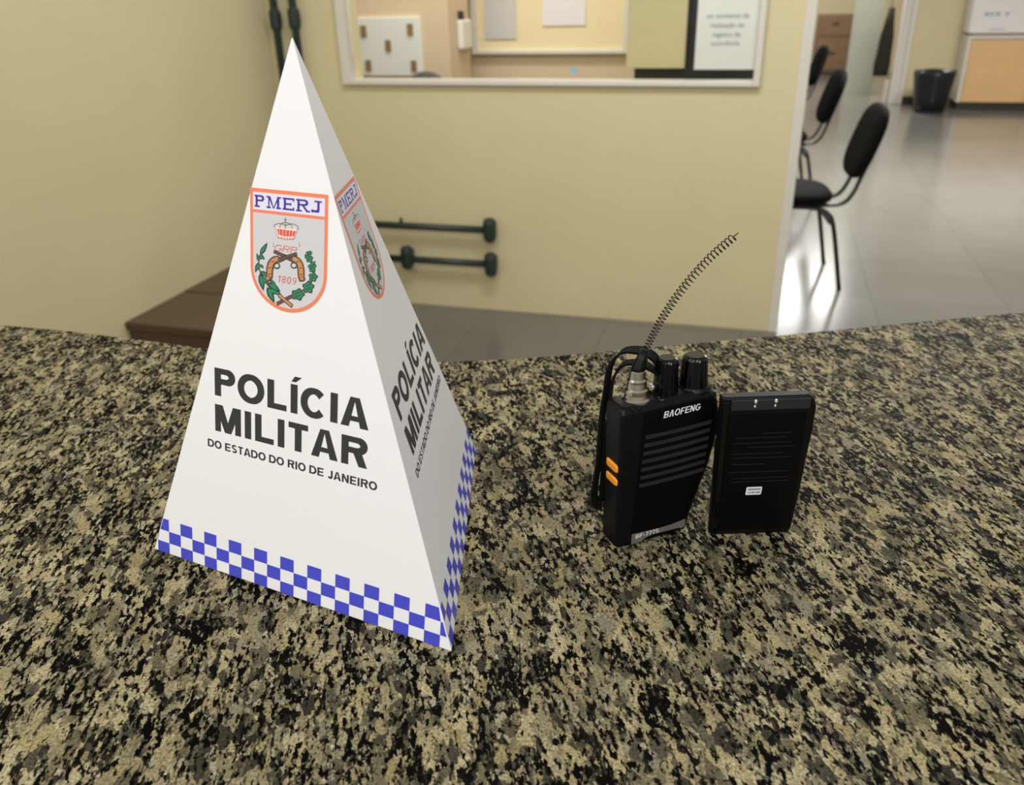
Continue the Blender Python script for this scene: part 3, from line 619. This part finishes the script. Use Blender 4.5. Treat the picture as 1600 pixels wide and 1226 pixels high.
# antenna
t = radio
b = BM(); lathe(b, [(.0088, .0955), (.0088, .0985), (.0074, .0995), (.0070, .1015), (.0073, .102), (.0073, .1045), (.0062, .1055), (.0058, .109), (.0060, .1095), (.0060, .1105), (.0050, .1115), (.0046, .1160), (.0040, .1165)], mm(16.2, 11, 0), 28)
obj('antenna_connector', b, M['nickel'], radio, smooth=False, bevel=0)
b = BM(); tube(b, [mm(16.2, 11, 115.5), mm(16.8, 11, 117), mm(18.7, 11.2, 122), mm(21.0, 11.6, 128)], [.0043, .0042, .0034, .0026], 14); obj('antenna_sleeve', b, M['black_plastic'], radio, smooth=True)
path = spline([mm(20.4, 11.5, 126), mm(30.5, 12, 143.5), mm(43.6, 12, 160.5), mm(60, 12, 176), mm(77.5, 12, 188)], 40)
cum = [0]
for a, c in zip(path, path[1:]): cum.append(cum[-1]+(c-a).length)
def at(s):
    for i in range(len(cum)-1):
        if cum[i+1] >= s:
            f = (s-cum[i])/max(1e-9, cum[i+1]-cum[i]); return path[i].lerp(path[i+1], f), (path[i+1]-path[i]).normalized()
    return path[-1], (path[-1]-path[-2]).normalized()
pts = []; s = 0; ang = 0; ref = Vector((0, 1, 0)); LT = cum[-1]
while s < LT:
    p, tg = at(s); n1 = (ref-tg*tg.dot(ref)).normalized(); n2 = tg.cross(n1)
    f = s/LT; rr = .0019+.0004*min(1, f*3); pitch = .0018+.0009*min(1, f*1.6)
    pts.append(p+n1*rr*math.cos(ang)+n2*rr*math.sin(ang)); ang += 2*PI/14; s += pitch/14
p, tg = at(LT); pts += [p+tg*.001, p+tg*.003]
b = BM(); tube(b, pts, .00034, 6); obj('antenna_coil', b, M['wire'], radio, smooth=True)
# little parts on the top
b = BM(); lathe(b, [(.0032, .094), (.0032, .0978), (.0022, .0986), (.0006, .0988)], mm(30, 4.6, 0), 18); obj('indicator_lamp', b, M['gloss_black'], radio, smooth=True)
b = BM(); lathe(b, [(.002, .097), (.002, .103), (.0012, .1036)], mm(28.5, 13.5, 0), 14); obj('top_screw', b, M['nickel'], radio, smooth=True)
b = BM(); superpad(b, mm(66.2, 2.2, 92), (.9, .4, 0), (0, 0, 1), (.4, -.9, 0), .003, .007, .0016, e=3); obj('latch_tab', b, M['gloss_black'], radio, smooth=True)
for x, h in ((12.6, 94.2), (8.0, 94.6)):
    b = BM(); superpad(b, mm(x, 1.2, h), (1, 0, 0), (0, 0, 1), (0, -1, 0), .0016, .005, .0012, e=3); obj('corner_rib', b, M['gloss_black'], radio, smooth=True)
# wrist strap
st = spline([mm(45, 17, 97.5), mm(37.4, 17, 109.5), mm(31.4, 17.5, 119), mm(22, 18.5, 124.6), mm(11, 20, 125.2), mm(4.5, 22, 117), mm(3.0, 23.6, 101), mm(.9, 24, 82.5), mm(-.4, 24, 56), mm(-2.6, 24.2, 36.5), mm(-3.2, 24.4, 27), mm(-.6, 24.6, 19.2), mm(2.6, 24.8, 21.5), mm(3.0, 24.6, 34), mm(3.4, 23.6, 52), mm(4, 22.8, 80)], 8)
b = BM(); tube(b, st, 0, flat=(.0075, .0015, (1, .75, 0))); obj('wrist_strap', b, M['strap'], radio, bevel=0)
st = spline([mm(20, 17, 117), mm(30, 13, 110.5), mm(41, 11, 100.5), mm(45, 10.5, 97)], 8)
b = BM(); tube(b, spline([mm(33, 17, 110), mm(24, 18.5, 116), mm(13, 20.5, 117), mm(7, 22, 109), mm(5.2, 22.6, 95), mm(4.6, 22.6, 84)], 8), 0, flat=(.006, .0015, (.8, .9, 0))); obj('strap_end', b, M['strap'], radio, bevel=0)
b = BM(); tube(b, st, .0009, 8); obj('strap_cord', b, M['strap'], radio, smooth=True)

# ================================================================== BATTERY PACK
BA = math.radians(1.2); BO = Vector((.12432, .43923, 1.1))
bat = empty('radio_battery', BO+Vector((.027, .007, 0)), BA, 'flat black battery pack with a small white sticker, upright beside the radio', 'battery')
def bm_(x, y, z): return Vector(((x-27)/1000, (y-7)/1000, z/1000))
def bL(h): return 0.0-.4*min(1, h/60)
def bR(h):
    pts = [(0, 52.0), (4, 53), (25, 54.6), (57, 56.2), (75, 57.4), (90, 57.4), (95, 56.0), (99, 52.5)]
    for (a, p), (c, q) in zip(pts, pts[1:]):
        if a <= h <= c: return p+(q-p)*(h-a)/(c-a)
hs = [0, 1.2, 4, 15, 25, 40, 57, 66, 75, 85, 90, 95, 97.6, 98.6]
def bsec(h):
    k = 1.2 if h in (0, 98.6) else 0; l, r = bL(h)+k*.6, bR(h)-k*.6
    return [bm_(x, y, h) for x, y in ((l, 2.2+k), (l+.9, .6+k), (l+2.4, k), (r-2.4, k), (r-.9, .6+k), (r, 2.2+k), (r, 6.2), (r-2, 8.2-k), (l+2, 8.2-k), (l, 6.2))]
b = BM(); loft(b, [bsec(h) for h in hs]); obj('battery_case', b, M['black_plastic'], bat, bevel=.0004)
# inset face between the rims: raised rims, top ledge
b = BM(); loft(b, [[bm_(bL(h)+.6, .4, h), bm_(bL(h)+1.2, -1.0, h), bm_(bL(h)+4.4, -1.0, h), bm_(bL(h)+5.0, .3, h)] for h in (3, 15, 25, 40, 57, 66, 75, 85, 90, 96)]); obj('side_rim', b, M['gloss_black'], bat, bevel=.0004)
b = BM(); box(b, *[v/1000 for v in (5.2-27, 52.6-27)], -.0080, -.0066, .0902, .0972); obj('top_ledge', b, M['slat'], bat, bevel=.0005)
b = BM(); box(b, (4.6-27)/1000, (51.6-27)/1000, -.00745, -.0068, .004, .0885); obj('label_face', b, M['black_panel'], bat, bevel=.0004)
for x in (19.5, 31.6):
    b = BM(); superpad(b, bm_(x, -1.1, 96.2), (1, 0, 0), (0, 0, 1), (0, -1, 0), .0018, .0026, .0012, e=2.2); obj('contact', b, M['contact'], bat, smooth=True)
    b = BM(); superpad(b, bm_(x-.2, -1.0, 93), (1, 0, 0), (0, 0, 1), (0, -1, 0), .0012, .0018, .0008, e=2.2); obj('contact', b, M['contact'], bat, smooth=True)
b = BM(); prism(b, [(19.9, 30.9), (20.4, 30.5), (29.1, 30.5), (29.7, 31.0), (30.0, 35.7), (29.5, 36.2), (20.8, 36.2), (20.2, 35.8)], 0, 1, 'y')
for v in b.verts: v.co = bm_(v.co.x, -.62+v.co.y*.2, v.co.z)
sk = obj('paper_sticker', b, M['sticker'], bat); sk['label'] = 'small white printed sticker'
BFM = Matrix.Translation(bm_(0, 0, 0)) @ Matrix.Rotation(PI/2, 4, 'X')
pr = Print(); random.seed(3)
for row, y in ((0, 34.0), (1, 31.7)):
    x = 21.2
    while x < 28.8:
        w = random.choice((.5, .7, .9)); pr.poly([(x, y), (x+w, y), (x+w, y+1.2), (x, y+1.2)], 'ink', 1); x += w+random.choice((.25, .3, .6 if row else .2))
pr.out('sticker_print', sk, Matrix.Translation((0, -.00066, 0)) @ BFM)
pr = Print()
for y, a, c in ((74, 26, 44), (71, 10, 41), (67.5, 9, 44), (64.5, 18, 46), (60, 9, 40), (57, 9, 46), (52.5, 9, 30), (47, 8, 45), (42.5, 10, 46), (40, 9, 46)):
    pr.poly([(a, y), (c, y), (c, y+.55), (a, y+.55)], 'emboss', 1)
pr.out('faint_label_print', bat, Matrix.Translation((0, -.00048, 0)) @ BFM)

# ================================================================== HALL CHAIRS
def make_chair():
    t = empty('visitor_chair', (0, 0, 0), 0, 'nearest black padded chair past the wall end', 'chair', 'black chairs in the hall')
    b = BM(); superpad(b, (0, 0, .445), (1, 0, 0), (0, 1, 0), (0, 0, 1), .45, .45, .075, e=3.2); obj('seat', b, M['seat_black'], t, smooth=True)
    a = math.radians(17); zx = Vector((math.sin(a), 0, math.cos(a))); nx = Vector((-math.cos(a), 0, math.sin(a)))
    b = BM(); superpad(b, (.355, 0, .70), (0, 1, 0), zx, nx, .40, .36, .07, e=2.9); obj('backrest', b, M['seat_black'], t, smooth=True)
    for s in (-1, 1):
        y = s*.09
        p = spline([(.05, y, .40), (.20, y, .398), (.275, y, .41), (.315, y, .46), (.345, y, .55), (.39, y, .70)], 6)
        b = BM(); tube(b, p, 0, flat=(.032, .012, (0, 1, 0))); obj('back_support', b, M['leg_black'], t)
    for s in (-1, 1):
        y = s*.215
        b = BM(); tube(b, spline([(-.10, y*.8, .405), (.10, y*.8, .405), (.19, y*.9, .38), (.225, y, .30), (.29, y*1.02, .0)], 5), .011, 10); obj('leg', b, M['leg_black'], t, smooth=True)
        b = BM(); tube(b, spline([(-.05, y*.8, .403), (-.14, y*.85, .39), (-.19, y*.95, .30), (-.25, y*1.02, .0)], 5), .011, 10); obj('leg', b, M['leg_black'], t, smooth=True)
    b = BM(); tube(b, [(.205, -.2, .335), (.205, .2, .335)], .008, 8); obj('frame_bar', b, M['leg_black'], t, smooth=True)
    for x in (.10, -.10):
        b = BM(); tube(b, [(x, -.172, .405), (x, .172, .405)], .009, 8); obj('frame_bar', b, M['leg_black'], t, smooth=True)
    return t
def dup(root, loc, rz, label):
    r = root.copy(); COL.objects.link(r); r.location = loc; r.rotation_euler = (0, 0, rz); r['label'] = label
    for ch in list(root.children):
        c = ch.copy(); COL.objects.link(c); c.parent = r
    return r
ch0 = make_chair(); ch0.location = W(1.725, .83); ch0.rotation_euler = (0, 0, RZ+math.radians(7))
dup(ch0, W(1.66, 2.62), RZ+math.radians(7), 'second black padded chair past the wall end, behind the nearest')
dup(ch0, W(1.66, 4.95), RZ+math.radians(7), 'farthest black chair, mostly hidden by the wall end')

# ================================================================== FAR HALL THINGS
t = empty('trash_bin', W(3.415, 7.35), RZ, 'black plastic trash bin lined with a black bag by the cream wall', 'trash bin')
b = BM(); lathe(b, [(.155, 0), (.16, .01), (.20, .40), (.208, .405), (.208, .425), (.195, .425), (.15, .03)], (0, 0, 0), 28); obj('bucket', b, M['bin'], t)
b = BM(); rings = []
for r, z, a in ((.166, .03, .002), (.184, .16, .003), (.204, .30, .004), (.212, .36, .005), (.216, .42, .008), (.214, .45, .006), (.198, .445, .004), (.17, .30, .004)):
    rings.append([Vector(((r+a*math.sin(7*2*PI*k/40)+a*.6*math.sin(13*2*PI*k/40+1))*math.cos(2*PI*k/40), (r+a*math.sin(7*2*PI*k/40))*math.sin(2*PI*k/40), z+a*.8*math.sin(5*2*PI*k/40))) for k in range(40)])
loft(b, rings); obj('liner_bag', b, M['bag'], t, smooth=True)
t = empty('low_cabinet', W(3.76, 7.55), RZ, 'low cabinet with honey wood doors, white sides and dark plinth', 'cabinet')
b = BM(); box(b, -.04, 0, .0, .45, .085, .80); box(b, 1.32, 1.36, .0, .45, .085, .80); box(b, 0, 1.32, .02, .45, .085, .78); box(b, -.045, 1.365, -.01, .46, .765, .80); obj('carcass', b, M['white_lam'], t, bevel=.004)
b = BM(); box(b, -.02, 1.34, .03, .43, 0, .085); obj('plinth', b, M['plinth'], t)
for x0, x1 in ((.004, .655), (.665, 1.318)):
    b = BM(); box(b, x0, x1, -.002, .02, .09, .745); obj('door', b, M['orange_wood'], t, bevel=.003)
t = empty('countertop_oven', W(4.20, 7.76, .802), RZ, 'white boxy appliance standing on the low cabinet', 'appliance')
b = BM(); box(b, -.49, .49, -.19, .19, .012, .62); obj('housing', b, M['appliance'], t, bevel=.025, seg=3)
for x in (-.43, .43):
    for y in (-.15, .15): obj('foot', lathe(BM(), [(.02, 0), (.02, .016)], (x, y, 0), 12), M['plinth'], t)
for x, w in ((-.36, .045), (-.30, .03), (-.25, .045), (-.15, .03)):
    b = BM(); box(b, x, x+w, -.194, -.188, .20, .235); obj('button', b, M['btn_grey'], t)
b = BM(); box(b, -.28, -.13, -.193, -.188, .055, .065); obj('vent_slot', b, M['btn_grey'], t)
t = empty('brown_sideboard', W(2.52, 11.5), RZ, 'brown wooden sideboard at the far end of the hall', 'sideboard')
b = BM(); box(b, -.25, .28, 0, .4, .06, .90); obj('carcass', b, M['brown_wood'], t, bevel=.006)
b = BM(); box(b, -.23, .26, .03, .38, 0, .06); obj('plinth', b, M['dark_wood'], t)
for z0, z1 in ((.10, .50), (.60, .86)):
    b = BM(); box(b, -.22, .25, -.015, 0, z0, z1); d = obj('drawer_front', b, M['brown_wood'], t, bevel=.004)
    b = BM(); box(b, -.04, .06, -.04, -.015, (z0+z1)/2+.04, (z0+z1)/2+.07); obj('handle', b, M['dark_wood'], d)
t = empty('hanging_coat', W(2.96, 8.32, .30), RZ, 'dark coat hanging beside the white door jamb', 'coat')
b = BM(); rings = []
for z, w, dp in ((0, .085, .04), (.12, .088, .05), (.3, .08, .05), (.48, .075, .045), (.58, .06, .04), (.78, .035, .03)):
    rings.append([Vector((w*(1+.12*math.sin(6*2*PI*k/24+z*9))*math.cos(2*PI*k/24)-.02*(1-z), dp*math.sin(2*PI*k/24), z)) for k in range(24)])
loft(b, rings); obj('cloth', b, M['coat'], t, smooth=True)
b = BM(); tube(b, [(-.01, 0, .77), (-.01, 0, 1.5), (.0, .03, 1.52)], .006, 8); obj('hook', b, M['nickel'], t, smooth=True)
t = tag(place(obj('paper_roll', lathe(BM(), [(.035, 0), (.035, .26), (.02, .262)], (0, 0, 0), 20), M['white_lam'], smooth=False), W(3.03, 8.22)), 'pale upright roll standing at the foot of the door jamb', 'roll')

# ================================================================== BOOTH THINGS BEHIND THE WINDOW
t = empty('white_board', W(-.44, .93, .985), RZ, 'white board with five brown pads seen through the window', 'board')
b = BM(); box(b, -.185, .185, 0, .02, 0, .30); obj('board_panel', b, M['board'], t, bevel=.003)
for fx_, fz in ((.1, .77), (.85, .79), (.48, .52), (.13, .18), (.87, .17)):
    b = BM(); x = -.185+.37*fx_; z = .30*fz; box(b, x-.017, x+.017, -.006, 0, z-.03, z+.03); obj('pad', b, M['pad'], t, bevel=.002)
t = empty('swivel_chair', W(-.15, .66), RZ, 'dark grey office chair, only its rounded top showing in the window', 'chair')
b = BM(); superpad(b, (0, .06, .78), (1, 0, 0), (0, 0, 1), (0, -1, 0), .30, .50, .07, e=2.3); obj('backrest', b, M['chair_grey'], t, smooth=True)
b = BM(); superpad(b, (0, -.15, .47), (1, 0, 0), (0, 1, 0), (0, 0, 1), .44, .42, .08, e=3); obj('seat', b, M['chair_grey'], t, smooth=True)
b = BM(); tube(b, spline([(0, -.1, .42), (0, .07, .42), (0, .115, .5), (0, .11, .72)], 6), .016, 8); obj('back_support', b, M['leg_black'], t, smooth=True)
b = BM(); tube(b, [(0, -.15, .08), (0, -.15, .43)], .025, 12); obj('gas_lift', b, M['leg_black'], t, smooth=True)
b = BM()
for k in range(5):
    a = 2*PI*k/5; tube(b, [(0, -.15, .09), (.22*math.cos(a), -.15+.22*math.sin(a), .055)], .014, 8); lathe(b, [(.02, 0), (.026, .02), (.02, .05)], (.22*math.cos(a), -.15+.22*math.sin(a), 0), 10)
obj('star_base', b, M['leg_black'], t)
t = empty('wall_dispenser', W(-.094, 1.155, 1.11), RZ, 'slim white wall dispenser with a dark cap beside the board', 'dispenser')
b = BM(); box(b, 0, .035, -.075, .075, 0, .15); obj('housing', b, M['appliance'], t, bevel=.008)
b = BM(); box(b, .002, .03, -.055, -.025, .15, .195); obj('cap', b, M['black_frame'], t, bevel=.003)
b = BM(); box(b, -.10, .10, 0, .004, 0, .26); tag(place(obj('grey_poster', b, M['grey_paper']), W(.01, 1.567, 1.135), RZ), 'plain grey poster on the cream inner window', 'poster')
b = BM(); box(b, -.13, .13, 0, .004, 0, .30)
tag(place(obj('lilac_notice', b, M['lilac_paper']), W(.40, 1.567, 1.205), RZ), 'lilac-white paper sheet on the cream inner window', 'paper')
b = BM(); box(b, 0, .252, 0, .025, 0, .9); tag(place(obj('beige_panel', b, M['beige_panel'], bevel=.003), W(.982, .24, 1.084), RZ), 'plain beige panel hanging behind the window glass', 'panel')
t = empty('black_screen', W(1.27, .31), RZ, 'black framed screen standing behind the beige panel and the notice', 'screen')
b = BM(); box(b, -.262, .255, 0, .03, 1.0, 2.0); obj('screen_panel', b, M['black_frame'], t, bevel=.003)
for x in (-.24, .23):
    b = BM(); box(b, x-.015, x+.015, -.0, .03, 0, 1.0); obj('leg', b, M['black_frame'], t)
t = empty('printed_notice', W(1.41, .030, 1.098), RZ, 'white printed notice stuck inside the window at its right end', 'notice')
b = BM(); box(b, -.118, .118, 0, .0012, 0, .34); obj('sheet', b, M['paper'], t)
def font_part(s, size, x, z, y, parent):
    cu = bpy.data.curves.new('lettering', 'FONT'); cu.body = s; cu.size = size; cu.align_x = 'CENTER'; cu.fill_mode = 'FRONT'
    tmp = bpy.data.objects.new('lettering_source', cu); COL.objects.link(tmp)
    bpy.context.view_layer.update()
    me = bpy.data.meshes.new_from_object(tmp.evaluated_get(bpy.context.evaluated_depsgraph_get())); bpy.data.objects.remove(tmp); me.materials.clear(); me.materials.append(M['ink'])
    o = bpy.data.objects.new('lettering', me); COL.objects.link(o); o.parent = parent; o.location = (x, y, z); o.rotation_euler = (PI/2, 0, 0); return o
for s, z in (('no momento da', .190), ('realização do', .156), ('registro de', .122), ('ocorrência.', .090)):
    font_part(s, .025, 0, z, -.0006, t)
b = BM(); lathe(b, [(.013, 0), (.013, .001)], (0, 0, 0), 24, axis=(0, -1, 0)); tag(place(obj('reflection_dot', b, M['blue_dot']), W(.795, .0195, 1.094), RZ), 'small round light blue reflection, painted as a dot low on the window glass', 'sticker')  # solid blue disc standing in for a light's reflection in the pane
